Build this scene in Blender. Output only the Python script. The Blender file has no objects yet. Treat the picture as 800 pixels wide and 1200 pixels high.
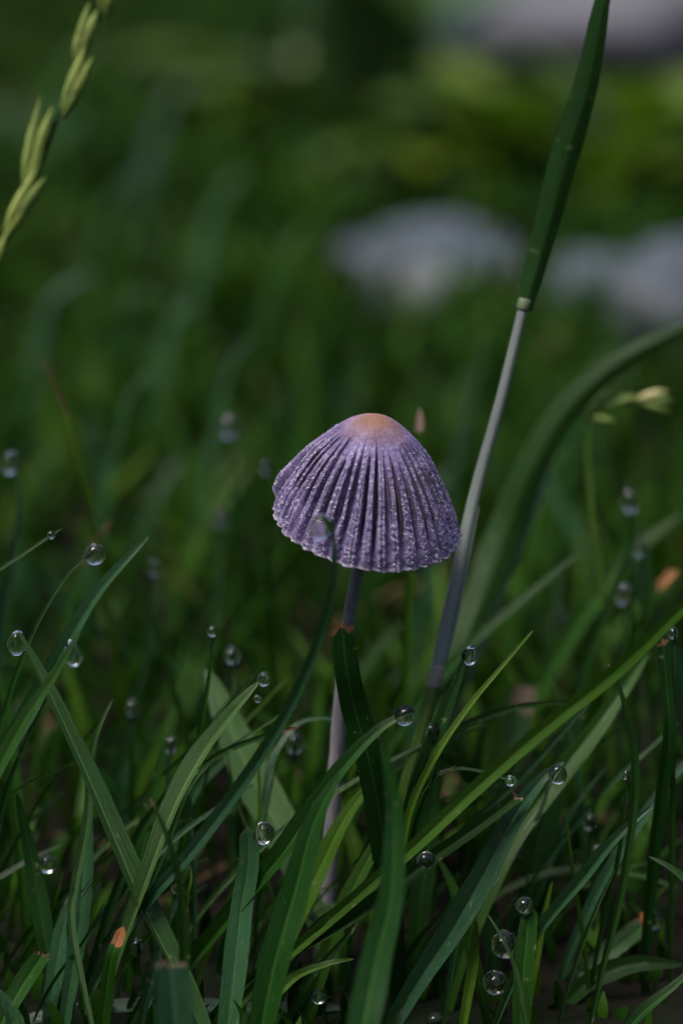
import bpy, math, random
import numpy as np
from mathutils import Vector, Matrix, noise

# ------------------------------------------------------------------ camera
random.seed(7)
rng = np.random.default_rng(7)
MM = 0.001
PITCH = math.radians(18)
FOCUS = 300.0                      # mm from lens to the cap
PZ = 53.6                          # mm, height of the point in focus
D = Vector((0, math.cos(PITCH), -math.sin(PITCH)))
U = Vector((0, math.sin(PITCH), math.cos(PITCH)))
P0 = Vector((0, 0, PZ))
CAM = P0 - D * FOCUS
SC = bpy.context.scene
cam_d = bpy.data.cameras.new('camera')
cam = bpy.data.objects.new('camera', cam_d)
SC.collection.objects.link(cam)
cam.location = CAM * MM
cam.rotation_euler = (math.radians(90) - PITCH, 0, 0)
cam_d.sensor_fit = 'VERTICAL'
cam_d.sensor_height = 36
cam_d.sensor_width = 24
cam_d.lens = 100
cam_d.clip_start = 0.01
cam_d.clip_end = 500
cam_d.dof.use_dof = True
cam_d.dof.focus_distance = FOCUS * MM
cam_d.dof.aperture_fstop = 11
SC.camera = cam

# ------------------------------------------------------------------ light
SUN_EL, SUN_AZ = math.radians(70), math.radians(240)
w = bpy.data.worlds.new('World')
SC.world = w
w.use_nodes = True
nt = w.node_tree
sky = nt.nodes.new('ShaderNodeTexSky')
sky.sky_type = 'NISHITA'
sky.sun_disc = False
sky.sun_elevation = SUN_EL
sky.sun_rotation = SUN_AZ
sky.air_density = 1.0
sky.dust_density = 3.5
bg = nt.nodes['Background']
bg.inputs['Strength'].default_value = 0.12
nt.links.new(sky.outputs['Color'], bg.inputs['Color'])
sd = bpy.data.lights.new('sun', 'SUN')
sd.energy = 1.1
sd.angle = math.radians(25)
sd.color = (1.0, 0.95, 0.88)
sun = bpy.data.objects.new('sun', sd)
SC.collection.objects.link(sun)
sdir = Vector((math.sin(SUN_AZ) * math.cos(SUN_EL), math.cos(SUN_AZ) * math.cos(SUN_EL), math.sin(SUN_EL)))
sun.rotation_euler = sdir.to_track_quat('Z', 'Y').to_euler()
SC.view_settings.view_transform = 'Standard'
SC.view_settings.look = 'None'
SC.view_settings.gamma = 1
SC.view_settings.exposure = 1.4
SC.cycles.use_denoising = True
SC.cycles.max_bounces = 10
SC.cycles.transmission_bounces = 10
SC.cycles.transparent_max_bounces = 8
SC.cycles.caustics_reflective = False
SC.cycles.caustics_refractive = False
SC.cycles.sample_clamp_indirect = 8

# ------------------------------------------------------------------ helpers
def at(px, py, dz=0.0):
    """photo pixel + depth behind the focus plane (mm) -> point in the place (mm)"""
    k = 0.09 * (FOCUS + dz) / FOCUS
    return P0 + D * dz + Vector(((px - 400) * k, 0, 0)) + U * ((600 - py) * k)

def project(p):
    v = p - CAM
    d = v.dot(D)
    k = 0.09 * d / FOCUS
    return 400 + v.x / k, 600 - v.dot(U) / k, d - FOCUS

def ground_at(px, py, z=0.0):
    v = at(px, py, 0) - CAM
    t = (z - CAM.z) / v.z
    return CAM + v * t

def mesh_obj(name, verts, faces, mat, parent=None, origin=None, smooth=True, uv=None, cols=None):
    """verts in mm (world); object origin at `origin` (mm)"""
    o0 = Vector(origin) if origin is not None else Vector((0, 0, 0))
    m = bpy.data.meshes.new(name)
    m.from_pydata([((v[0] - o0.x) * MM, (v[1] - o0.y) * MM, (v[2] - o0.z) * MM) for v in verts], [], faces)
    if smooth:
        m.polygons.foreach_set('use_smooth', [True] * len(m.polygons))
    if uv is not None:
        l = m.uv_layers.new(name='UVMap')
        idx = np.empty(len(m.loops), dtype=np.int32)
        m.loops.foreach_get('vertex_index', idx)
        l.data.foreach_set('uv', np.asarray(uv, dtype=np.float32)[idx].ravel())
    if cols is not None:
        for cn, vals in cols.items():
            a = m.attributes.new(cn, 'FLOAT', 'POINT')
            a.data.foreach_set('value', np.asarray(vals, dtype=np.float32))
    m.materials.append(mat)
    m.update()
    o = bpy.data.objects.new(name, m)
    SC.collection.objects.link(o)
    if parent is not None:
        o.parent = parent
        o.location = o0 * MM - parent.location
    else:
        o.location = o0 * MM
    return o

def tag(o, label, cat, group=None):
    o['label'] = label
    o['category'] = cat
    if group:
        o['group'] = group
    return o

def empty(name, loc, label, cat, group=None):
    o = bpy.data.objects.new(name, None)
    SC.collection.objects.link(o)
    o.location = Vector(loc) * MM
    o.empty_display_size = 0.005
    return tag(o, label, cat, group)

def catmull(pts, n):
    P = [Vector(p) for p in pts]
    P = [P[0] * 2 - P[1]] + P + [P[-1] * 2 - P[-2]]
    dense = []
    for i in range(1, len(P) - 2):
        a, b, c, d = P[i - 1], P[i], P[i + 1], P[i + 2]
        for k in range(16):
            t = k / 16
            dense.append(0.5 * ((2 * b) + (c - a) * t + (2 * a - 5 * b + 4 * c - d) * t * t + (3 * b - a - 3 * c + d) * t ** 3))
    dense.append(P[-2])
    L = [0]
    for i in range(1, len(dense)):
        L.append(L[-1] + (dense[i] - dense[i - 1]).length)
    out, j = [], 0
    for k in range(n):
        s = L[-1] * k / (n - 1)
        while j < len(L) - 2 and L[j + 1] < s:
            j += 1
        f = 0 if L[j + 1] == L[j] else (s - L[j]) / (L[j + 1] - L[j])
        out.append(dense[j].lerp(dense[j + 1], f))
    return out, L[-1]

def root_down(pts):
    """pts tip -> base (mm). Carries the base on into the soil, bending down"""
    pts = [Vector(p) for p in pts]
    t = (pts[-1] - pts[-2]).normalized()
    n = 0
    while pts[-1].z > -1.5 and n < 60:
        t = (t + Vector((0, 0, -1)) * 0.14).normalized()
        pts.append(pts[-1] + t * min(5.0, max(1.5, pts[-1].z * .5)))
        n += 1
    return pts

def grid_faces(nr, nc, close=False):
    f = []
    for i in range(nr - 1):
        for j in range(nc if close else nc - 1):
            a = i * nc + j
            b = i * nc + (j + 1) % nc
            f.append((a, b, b + nc, a + nc))
    return f

def tube(pts, radii, seg=12, n=24, caps=True):
    c, L = catmull(pts, n)
    vs, uv = [], []
    prev = None
    for i, p in enumerate(c):
        T = (c[min(i + 1, n - 1)] - c[max(i - 1, 0)]).normalized()
        A = prev if prev is not None else T.orthogonal()
        A = (A - T * A.dot(T)).normalized()
        prev = A
        B = T.cross(A)
        x = i / (n - 1) * (len(radii) - 1)
        k = min(int(x), len(radii) - 2)
        r = radii[k] + (radii[k + 1] - radii[k]) * (x - k)
        for j in range(seg):
            a = 2 * math.pi * j / seg
            vs.append(p + A * (r * math.cos(a)) + B * (r * math.sin(a)))
            uv.append((j / seg, i / (n - 1) * L))
    f = grid_faces(n, seg, True)
    if caps:
        f.append(tuple(range(seg - 1, -1, -1)))
        f.append(tuple((n - 1) * seg + j for j in range(seg)))
    return vs, f, uv

# ------------------------------------------------------------------ materials
def new_mat(name):
    m = bpy.data.materials.new(name)
    m.use_nodes = True
    t = m.node_tree
    return m, t, t.nodes['Principled BSDF'], t.nodes['Material Output']

def N(t, kind, **kw):
    n = t.nodes.new(kind)
    for k, v in kw.items():
        if k.startswith('i_'):
            n.inputs[int(k[2:]) if k[2:].isdigit() else k[2:]].default_value = v
        else:
            setattr(n, k, v)
    return n

def ramp(t, fac, stops):
    r = t.nodes.new('ShaderNodeValToRGB')
    e = r.color_ramp.elements
    while len(e) < len(stops):
        e.new(0.5)
    for i, (p, c) in enumerate(stops):
        e[i].position = p
        e[i].color = (*c, 1) if len(c) == 3 else c
    t.links.new(fac, r.inputs[0])
    return r.outputs[0]

def mix(t, fac, a, b, mode='MIX'):
    n = t.nodes.new('ShaderNodeMix')
    n.data_type = 'RGBA'
    n.blend_type = mode
    for sock, v in ((n.inputs[0], fac), (n.inputs[6], a), (n.inputs[7], b)):
        if hasattr(v, 'links') or hasattr(v, 'is_linked'):
            t.links.new(v, sock)
        elif isinstance(v, (int, float)):
            sock.default_value = v
        else:
            sock.default_value = (*v, 1)
    return n.outputs[2]

def math_n(t, op, a, b=None):
    n = t.nodes.new('ShaderNodeMath')
    n.operation = op
    for i, v in enumerate((a, b)):
        if v is None:
            continue
        if isinstance(v, (int, float)):
            n.inputs[i].default_value = v
        else:
            t.links.new(v, n.inputs[i])
    return n.outputs[0]

def grass_material(name, base, alt, rough=0.36, spec=0.36, transl=0.2, veins=13, attr=None, rib=None):
    m, t, b, out = new_mat(name)
    tc = N(t, 'ShaderNodeTexCoord')
    oi = N(t, 'ShaderNodeObjectInfo')
    nz = N(t, 'ShaderNodeTexNoise', i_Scale=90.0, i_Detail=4.0)
    t.links.new(tc.outputs['Object'], nz.inputs['Vector'])
    col = mix(t, math_n(t, 'MULTIPLY', nz.outputs[0], 0.9), base, alt)
    # per blade tone
    rnd = oi.outputs['Random']
    if attr:
        an = N(t, 'ShaderNodeAttribute', attribute_name=attr)
        rnd = an.outputs['Fac']
    hs = N(t, 'ShaderNodeHueSaturation')
    t.links.new(col, hs.inputs['Color'])
    t.links.new(math_n(t, 'ADD', math_n(t, 'MULTIPLY', rnd, -0.075 if attr else -0.045), 0.54 if attr else 0.522), hs.inputs['Hue'])
    t.links.new(math_n(t, 'ADD', math_n(t, 'MULTIPLY', rnd, 2.1 if attr else 0.7), 0.05 if attr else 0.48), hs.inputs['Value'])
    col = hs.outputs[0]
    if attr:     # a few dead straw-coloured blades in the sward
        dead = math_n(t, 'GREATER_THAN', rnd, 0.955)
        col = mix(t, dead, col, (0.11, 0.075, 0.035))
    if veins:
        sx = N(t, 'ShaderNodeSeparateXYZ')
        t.links.new(tc.outputs['UV'], sx.inputs[0])
        nv_ = N(t, 'ShaderNodeTexNoise', i_Scale=6.0, i_Detail=2.0)
        t.links.new(tc.outputs['UV'], nv_.inputs['Vector'])
        s = math_n(t, 'SINE', math_n(t, 'ADD', math_n(t, 'MULTIPLY', sx.outputs[0], veins * 2 * math.pi), math_n(t, 'MULTIPLY', nv_.outputs[0], 14.0)))
        s01 = math_n(t, 'ADD', math_n(t, 'MULTIPLY', s, 0.5), 0.5)
        col = mix(t, math_n(t, 'MULTIPLY', s01, 0.3), col, tuple(c * 2.2 for c in base))
        # pale midrib
        d = math_n(t, 'ABSOLUTE', math_n(t, 'SUBTRACT', sx.outputs[0], 0.5))
        mr = math_n(t, 'MAXIMUM', math_n(t, 'SUBTRACT', 1.0, math_n(t, 'MULTIPLY', d, 18.0)), 0.0)
        col = mix(t, math_n(t, 'MULTIPLY', mr, 0.4), col, tuple(min(1, c * 2.3 + 0.02) for c in alt))
        # pale worn flecks
        n2 = N(t, 'ShaderNodeTexNoise', i_Scale=900.0, i_Detail=3.0)
        t.links.new(tc.outputs['Object'], n2.inputs['Vector'])
        fl = ramp(t, n2.outputs[0], [(0.66, (0, 0, 0)), (0.72, (1, 1, 1))])
        col = mix(t, math_n(t, 'MULTIPLY', fl, 0.5), col, (0.16, 0.2, 0.09))
        bp = N(t, 'ShaderNodeBump', i_Strength=0.5, i_Distance=0.00008)
        t.links.new(math_n(t, 'ADD', s01, math_n(t, 'MULTIPLY', n2.outputs[0], 0.8)), bp.inputs['Height'])
        t.links.new(bp.outputs[0], b.inputs['Normal'])
    t.links.new(col, b.inputs['Base Color'])
    n3 = N(t, 'ShaderNodeTexNoise', i_Scale=350.0, i_Detail=2.0)
    t.links.new(tc.outputs['Object'], n3.inputs['Vector'])
    t.links.new(math_n(t, 'ADD', math_n(t, 'MULTIPLY', n3.outputs[0], 0.3), rough - 0.15), b.inputs['Roughness'])
    b.inputs['Specular IOR Level'].default_value = spec
    tr = N(t, 'ShaderNodeBsdfTranslucent')
    tcol = mix(t, 0.5, col, (0.06, 0.15, 0.005))
    t.links.new(tcol, tr.inputs['Color'])
    ms = N(t, 'ShaderNodeMixShader', i_0=transl)
    t.links.new(b.outputs[0], ms.inputs[1])
    t.links.new(tr.outputs[0], ms.inputs[2])
    t.links.new(ms.outputs[0], out.inputs['Surface'])
    return m

M_GREEN = grass_material('grass_green', (0.011, 0.05, 0.005), (0.028, 0.095, 0.008))
M_DARK = grass_material('grass_dark_green', (0.006, 0.030, 0.004), (0.012, 0.050, 0.006), rough=0.45, spec=0.2)
M_BLUE = grass_material('grass_blue_green', (0.018, 0.065, 0.024), (0.032, 0.095, 0.038), rough=0.30, spec=0.65)
M_YEL = grass_material('grass_yellow_green', (0.04, 0.10, 0.006), (0.075, 0.155, 0.012))
M_PALE = grass_material('grass_pale_green', (0.035, 0.09, 0.02), (0.06, 0.125, 0.03), rough=0.32, spec=0.7)
M_GREY = grass_material('grass_grey_sheath', (0.12, 0.145, 0.135), (0.22, 0.25, 0.24), rough=0.4, transl=0.15)
M_LAWN = grass_material('lawn_mixed', (0.008, 0.038, 0.003), (0.026, 0.070, 0.005), veins=0, attr='tone', spec=0.08, rough=0.5)
M_STRAW = grass_material('dry_straw', (0.17, 0.11, 0.08), (0.36, 0.27, 0.22), rough=0.6, spec=0.3, transl=0.2, veins=9)
M_BROWN = grass_material('dry_brown', (0.08, 0.04, 0.02), (0.16, 0.085, 0.045), rough=0.6, spec=0.3, transl=0.15, veins=9)
M_ORANGE = grass_material('yellowed_leaf', (0.26, 0.11, 0.02), (0.34, 0.17, 0.09), rough=0.5, spec=0.4, veins=9)
M_SPIKE = grass_material('spikelet_green', (0.13, 0.22, 0.03), (0.30, 0.36, 0.10), rough=0.45, transl=0.3, veins=7)
MATS = dict(g=M_GREEN, d=M_DARK, b=M_BLUE, y=M_YEL, p=M_PALE, s=M_GREY, o=M_ORANGE, t=M_STRAW, n=M_BROWN)

def water_material():
    m, t, b, out = new_mat('water')
    b.inputs['Base Color'].default_value = (1, 1, 1, 1)
    b.inputs['Roughness'].default_value = 0.0
    b.inputs['IOR'].default_value = 1.333
    b.inputs['Transmission Weight'].default_value = 1.0
    return m
M_WATER = water_material()

def soil_material():
    m, t, b, out = new_mat('soil')
    tc = N(t, 'ShaderNodeTexCoord')
    n1 = N(t, 'ShaderNodeTexNoise', i_Scale=160.0, i_Detail=8.0)
    n2 = N(t, 'ShaderNodeTexNoise', i_Scale=9.0, i_Detail=5.0)
    t.links.new(tc.outputs['Object'], n1.inputs['Vector'])
    t.links.new(tc.outputs['Object'], n2.inputs['Vector'])
    c = ramp(t, n1.outputs[0], [(0.3, (0.003, 0.0022, 0.0015)), (0.6, (0.008, 0.006, 0.004)), (0.8, (0.02, 0.014, 0.009))])
    k = ramp(t, n2.outputs[0], [(0.45, (0, 0, 0)), (0.62, (1, 1, 1))])
    t.links.new(mix(t, math_n(t, 'MULTIPLY', k, 0.8), c, (0.007, 0.018, 0.005)), b.inputs['Base Color'])
    b.inputs['Roughness'].default_value = 0.85
    b.inputs['Specular IOR Level'].default_value = 0.08
    bp = N(t, 'ShaderNodeBump', i_Strength=0.9, i_Distance=0.003)
    t.links.new(n1.outputs[0], bp.inputs['Height'])
    t.links.new(bp.outputs[0], b.inputs['Normal'])
    return m
M_SOIL = soil_material()

def stone_material(name, a, c):
    m, t, b, out = new_mat(name)
    tc = N(t, 'ShaderNodeTexCoord')
    n1 = N(t, 'ShaderNodeTexNoise', i_Scale=40.0, i_Detail=9.0, i_Roughness=0.7)
    t.links.new(tc.outputs['Object'], n1.inputs['Vector'])
    v = N(t, 'ShaderNodeTexVoronoi', i_Scale=260.0)
    t.links.new(tc.outputs['Object'], v.inputs['Vector'])
    col = ramp(t, n1.outputs[0], [(0.3, a), (0.65, c), (0.85, tuple(x * 1.3 for x in c))])
    t.links.new(col, b.inputs['Base Color'])
    b.inputs['Roughness'].default_value = 0.5
    bp = N(t, 'ShaderNodeBump', i_Strength=0.6, i_Distance=0.002)
    t.links.new(math_n(t, 'ADD', n1.outputs[0], math_n(t, 'MULTIPLY', v.outputs[0], 0.3)), bp.inputs['Height'])
    t.links.new(bp.outputs[0], b.inputs['Normal'])
    return m
M_STONE = stone_material('grey_stone', (0.035, 0.043, 0.052), (0.066, 0.08, 0.095))
M_STONE2 = stone_material('violet_grey_stone', (0.05, 0.048, 0.06), (0.095, 0.092, 0.112))

def cap_material():
    m, t, b, out = new_mat('cap_skin')
    tc = N(t, 'ShaderNodeTexCoord')
    obj = tc.outputs['Object']
    sx = N(t, 'ShaderNodeSeparateXYZ')
    t.links.new(tc.outputs['UV'], sx.inputs[0])       # v: 0 apex .. 1 rim
    n1 = N(t, 'ShaderNodeTexNoise', i_Scale=420.0, i_Detail=6.0, i_Roughness=0.65)
    t.links.new(obj, n1.inputs['Vector'])
    body = ramp(t, n1.outputs[0], [(0.3, (0.085, 0.06, 0.155)), (0.55, (0.19, 0.15, 0.30)), (0.75, (0.35, 0.30, 0.48))])
    # granular meal on the skin
    vo = N(t, 'ShaderNodeTexVoronoi', i_Scale=5200.0)
    t.links.new(obj, vo.inputs['Vector'])
    n2 = N(t, 'ShaderNodeTexNoise', i_Scale=2600.0, i_Detail=5.0)
    t.links.new(obj, n2.inputs['Vector'])
    ridge = N(t, 'ShaderNodeAttribute', attribute_name='ridge')
    g = math_n(t, 'ADD', n2.outputs[0], math_n(t, 'MULTIPLY', ridge.outputs['Fac'], 0.17))
    g = ramp(t, g, [(0.62, (0, 0, 0)), (0.72, (1, 1, 1))])
    d = ramp(t, vo.outputs['Distance'], [(0.25, (1, 1, 1)), (0.5, (0, 0, 0))])
    gran = math_n(t, 'MULTIPLY', g, d)
    body = mix(t, math_n(t, 'MULTIPLY', gran, 0.9), body, (0.85, 0.80, 0.90))
    # tan centre of the cap
    v = math_n(t, 'ADD', sx.outputs[1], math_n(t, 'MULTIPLY', math_n(t, 'SUBTRACT', n1.outputs[0], 0.5), 0.16))
    disc = ramp(t, v, [(0.06, (1, 1, 1)), (0.27, (0, 0, 0))])
    tan = mix(t, n1.outputs[0], (0.155, 0.07, 0.042), (0.26, 0.128, 0.078))
    body = mix(t, disc, body, tan)
    # pale thin margin
    rim = ramp(t, sx.outputs[1], [(0.972, (0, 0, 0)), (0.995, (1, 1, 1))])
    body = mix(t, math_n(t, 'MULTIPLY', rim, 0.75), body, (0.62, 0.56, 0.66))
    t.links.new(body, b.inputs['Base Color'])
    b.inputs['Roughness'].default_value = 0.62
    b.inputs['Specular IOR Level'].default_value = 0.35
    b.inputs['Subsurface Weight'].default_value = 0.08
    b.inputs['Subsurface Radius'].default_value = (0.0008, 0.0005, 0.0008)
    b.inputs['Subsurface Scale'].default_value = 0.5
    bp = N(t, 'ShaderNodeBump', i_Strength=0.6, i_Distance=0.00016)
    t.links.new(math_n(t, 'ADD', math_n(t, 'MULTIPLY', gran, 0.8), n2.outputs[0]), bp.inputs['Height'])
    t.links.new(bp.outputs[0], b.inputs['Normal'])
    return m

def stem_material():
    m, t, b, out = new_mat('stem_flesh')
    tc = N(t, 'ShaderNodeTexCoord')
    mp = N(t, 'ShaderNodeMapping')
    mp.inputs['Scale'].default_value = (1, 1, 0.08)
    t.links.new(tc.outputs['Object'], mp.inputs[0])
    n1 = N(t, 'ShaderNodeTexNoise', i_Scale=2200.0, i_Detail=5.0)
    t.links.new(mp.outputs[0], n1.inputs['Vector'])
    t.links.new(ramp(t, n1.outputs[0], [(0.3, (0.17, 0.16, 0.175)), (0.7, (0.32, 0.30, 0.33))]), b.inputs['Base Color'])
    b.inputs['Roughness'].default_value = 0.45
    b.inputs['Subsurface Weight'].default_value = 0.3
    b.inputs['Subsurface Radius'].default_value = (0.001, 0.0008, 0.001)
    b.inputs['Subsurface Scale'].default_value = 0.5
    bp = N(t, 'ShaderNodeBump', i_Strength=0.4, i_Distance=0.0001)
    t.links.new(n1.outputs[0], bp.inputs['Height'])
    t.links.new(bp.outputs[0], b.inputs['Normal'])
    return m

def plain(name, col, rough=0.6, alt=None, scale=300.0):
    m, t, b, out = new_mat(name)
    tc = N(t, 'ShaderNodeTexCoord')
    n1 = N(t, 'ShaderNodeTexNoise', i_Scale=scale, i_Detail=4.0)
    t.links.new(tc.outputs['Object'], n1.inputs['Vector'])
    t.links.new(mix(t, n1.outputs[0], col, alt or tuple(c * 1.6 for c in col)), b.inputs['Base Color'])
    b.inputs['Roughness'].default_value = rough
    return m

# ------------------------------------------------------------------ ground and stones
def build_ground():
    k = np.linspace(-1, 1, 131)
    ax = np.sign(k) * (np.abs(k) * 900 + (np.abs(k) ** 9) * 60000)
    vs = []
    for y in ax:
        for x in ax:
            p = Vector((x, y + 300, 0))
            z = (noise.noise(p / 60) * 3 + noise.noise(p / 14) * 1.2 - 1.5) if abs(x) < 900 and abs(y) < 900 else -1.5
            vs.append((x, y + 300, z))
    o = mesh_obj('ground', vs, grid_faces(131, 131), M_SOIL)
    o['kind'] = 'structure'
build_ground()

STONES = []
def stone(c, rx, ry, rz, seed, mat, label, rot=0):
    """flattened boulder, partly sunk: c = centre on the ground (mm)"""
    nu, nv = 40, 22
    vs = []
    off = Vector((seed * 17.3, seed * 5.1, seed * 9.7))
    for i in range(nv):
        ph = math.pi * i / (nv - 1)
        for j in range(nu):
            th = 2 * math.pi * j / nu
            d = Vector((math.sin(ph) * math.cos(th), math.sin(ph) * math.sin(th), math.cos(ph)))
            e = Vector([math.copysign(abs(x) ** 0.75, x) for x in d])
            s = 1 + 0.42 * noise.noise(d * 1.3 + off) + 0.10 * noise.noise(d * 5 + off)
            x, y, z = e.x * rx * s, e.y * ry * s, e.z * rz * s
            cr, sr = math.cos(rot), math.sin(rot)
            vs.append((c[0] + x * cr - y * sr, c[1] + x * sr + y * cr, c[2] + z))
    o = mesh_obj('stone', vs, grid_faces(nv, nu, True), mat, origin=(c[0], c[1], 0))
    tag(o, label, 'stone', 'grey stones lying behind the grass')
    STONES.append((c[0], c[1], rx, ry))
    return o

def on_ground(px, py, up=0.0):
    g = ground_at(px, py)
    return Vector((g.x, g.y, up))

s1 = on_ground(505, 326)
stone((s1.x, s1.y, 0), 20, 26, 9, 1, M_STONE, 'low flat grey stone lying directly behind the mushroom and left of the tall stalk')
s2 = on_ground(785, 376)
stone((s2.x, s2.y, 0), 20, 26, 16, 2, M_STONE, 'smooth rounded grey stone to the right of the tall grass stalk')
s3 = on_ground(690, 62)
stone((s3.x, s3.y + 30, 0), 85, 60, 30, 3, M_STONE2, 'large violet grey boulder in the far background behind the yellow green weeds')

# ------------------------------------------------------------------ mushroom
def build_mushroom():
    base = at(378, 1128, 19)
    base.z = 0
    root = empty('mushroom', base, 'small purple pleated mushroom with a tan-topped cap on a slender pale stem', 'mushroom')
    # profile apex -> rim, (r, z) mm, z from the rim plane
    prof = [(0, 12.5), (1.5, 12.25), (3.0, 11.4), (4.5, 10.0), (6.0, 8.1), (7.4, 5.9), (8.6, 3.6), (9.5, 1.75), (10.1, 0.0)]
    nr = 150
    c, L = catmull([(r, 0, z) for r, z in prof], nr)
    ribs = 36
    nth = ribs * 16
    outer, uv, ridge = [], [], []
    rib_depth = [random.uniform(0.6, 1.35) for _ in range(ribs)]
    rib_c = [random.uniform(-0.2, 0.2) for _ in range(ribs)]
    second = [random.choice((0.0, 0.15, 0.35, 0.5)) for _ in range(ribs)]
    start = [random.uniform(0.16, 0.30) for _ in range(ribs)]
    rimdip = [random.uniform(-0.09, 0.12) for _ in range(ribs)]
    for i in range(nr):
        s = i / (nr - 1)
        r0, z0 = c[i].x, c[i].z
        T = c[min(i + 1, nr - 1)] - c[max(i - 1, 0)]
        nrm = Vector((-T.z, 0, T.x)).normalized()
        if nrm.z < 0 and s < 0.5:
            nrm = -nrm
        nx, nz_ = abs(nrm.x), abs(nrm.z)
        for j in range(nth):
            th = 2 * math.pi * j / nth
            wob = 0.016 * noise.noise(Vector((math.cos(th) * 2, math.sin(th) * 2, s * 3.0)))
            ph = (th + wob * (0.4 + s)) / (2 * math.pi) * ribs
            k = int(math.floor(ph)) % ribs
            f = ph - math.floor(ph) - 0.5 - rib_c[k] * min(1, s * 1.5)
            fade = min(1, max(0, (s - start[k]) / 0.18))
            # narrow groove at f = 0
            gro = math.exp(-(f / 0.20) ** 2)
            cent = math.exp(-((abs(f) - 0.46) / 0.07) ** 2) * second[k]
            width = 2 * math.pi * max(r0, 0.2) / ribs          # mm between grooves
            dep = fade * min(1.0, width * 0.95) * rib_depth[k] * (1 - 0.6 * max(0, (s - 0.86) / 0.14))
            disp = -dep * (gro + 0.45 * cent - 0.25)
            rd = fade * (1 - gro) * (1 - 0.6 * cent)
            P = Vector((math.cos(th) * r0, math.sin(th) * r0, z0))
            disp += 0.10 * noise.noise(P * 2.6) * min(1, s * 2.2) + 0.055 * noise.noise(P * 6.5) * min(1, s * 2)
            disp += 0.025 * noise.noise(P * 11)
            disp += 0.14 * noise.noise(P * 0.35)
            lip = max(0, (s - 0.93) / 0.07)
            dz = 0
            if s > 0.85:
                dz = ((0.06 * (1 - gro) + rimdip[k] * (1 - gro)) * -1) * (s - 0.85) / 0.15
                dz += 0.35 * noise.noise(Vector((math.cos(th) * 1.6, math.sin(th) * 1.6, 4))) * (s - 0.85) / 0.15
            # torn, flared flap on the left shoulder
            a = (176 - math.degrees(th))
            if 0 < a < 42:
                win = min(1, a / 2.0) * min(1, (42 - a) / 14)
                e = max(0, (s - 0.42) / 0.58)
                disp += win * 0.35 * min(1, e * 2.2)
                dz += win * 1.6 * e * e
            disp += lip * 0.04 * math.sin(ph * 2 * math.pi + 1)
            outer.append((P.x + math.cos(th) * nx * disp, P.y + math.sin(th) * nx * disp, P.z + nz_ * disp + dz))
            uv.append((j / nth, s))
            ridge.append(rd)
    faces = grid_faces(nr, nth, True)
    # turn the margin under and close with an inner skin
    inner_r = [0.97, 0.93, 0.8, 0.55, 0.25, 0.02]
    prev0 = (nr - 1) * nth
    for q, kr in enumerate(inner_r):
        b0 = len(outer)
        for j in range(nth):
            th = 2 * math.pi * j / nth
            R = outer[(nr - 1) * nth + j]
            rr = math.hypot(R[0], R[1])
            if q == 0:
                z = R[2] + 0.12
                r_ = rr - 0.16
            else:
                # inner height follows outer profile less 0.9 mm
                zz = np.interp(kr * 10.05, [p[0] for p in prof], [p[1] for p in prof]) - 1.15
                z = zz
                r_ = kr * 10.05 - 0.75
            r_ = max(r_, 0.05)
            outer.append((math.cos(th) * r_, math.sin(th) * r_, z))
            uv.append((j / nth, 0.9))
            ridge.append(0.4)
        for j in range(nth):
            j2 = (j + 1) % nth
            faces.append((prev0 + j, prev0 + j2, b0 + j2, b0 + j))
        prev0 = b0
    centre = at(430, 612, 5)
    rot = Matrix.Rotation(math.radians(9.0), 3, 'Y') @ Matrix.Rotation(math.radians(11.0), 3, 'X')
    vs = [centre + rot @ Vector((v[0] - 0.085 * v[2], v[1], v[2])) for v in outer]
    cap = mesh_obj('cap', vs, faces, cap_material(), root, origin=centre, uv=uv, cols={'ridge': ridge})
    # gills under the cap
    gv, gf = [], []
    for k in range(84):
        th = 2 * math.pi * k / 84
        t = Vector((-math.sin(th), math.cos(th), 0)) * 0.05
        d = Vector((math.cos(th), math.sin(th), 0))
        line = [(1.3, 10.0, 11.3), (4.2, 8.4, 10.2), (6.5, 5.6, 7.7), (8.0, 2.9, 5.0), (8.9, 1.2, 1.8)]
        b0 = len(gv)
        for r, zb, zt in line:
            for sgn in (-1, 1):
                gv.append(centre + rot @ (d * r + t * sgn + Vector((-.085 * zb, 0, zb))))
                gv.append(centre + rot @ (d * r + t * sgn + Vector((-.085 * zt, 0, zt))))
        for q in range(4):
            a = b0 + q * 4
            gf += [(a, a + 1, a + 5, a + 4), (a + 2, a + 6, a + 7, a + 3), (a, a + 4, a + 6, a + 2)]
    mesh_obj('gills', gv, gf, plain('gill_flesh', (0.10, 0.075, 0.11)), cap and root, origin=centre, smooth=False)
    pts = [centre + rot @ Vector((-1.0, 0, 11.6)), centre + rot @ Vector((-.4, 0, 5)), at(418, 672, 6), at(408, 730, 8),
           at(399, 820, 11), at(392, 920, 14), at(386, 1010, 16.5), at(381, 1080, 18)]
    b = base.copy(); b.z = -2
    pts.append(b)
    v, f, u = tube(pts, [0.7, 0.7, 0.66, 0.7, 0.76, 0.84, 0.9, 0.95, 1.15], seg=20, n=60)
    v = [p + Vector((noise.noise(p * .9), noise.noise(p * .9 + Vector((9, 0, 0))), 0)) * 0.07 for p in v]
    mesh_obj('stem', v, f, stem_material(), root, origin=base, uv=u)
build_mushroom()

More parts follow.
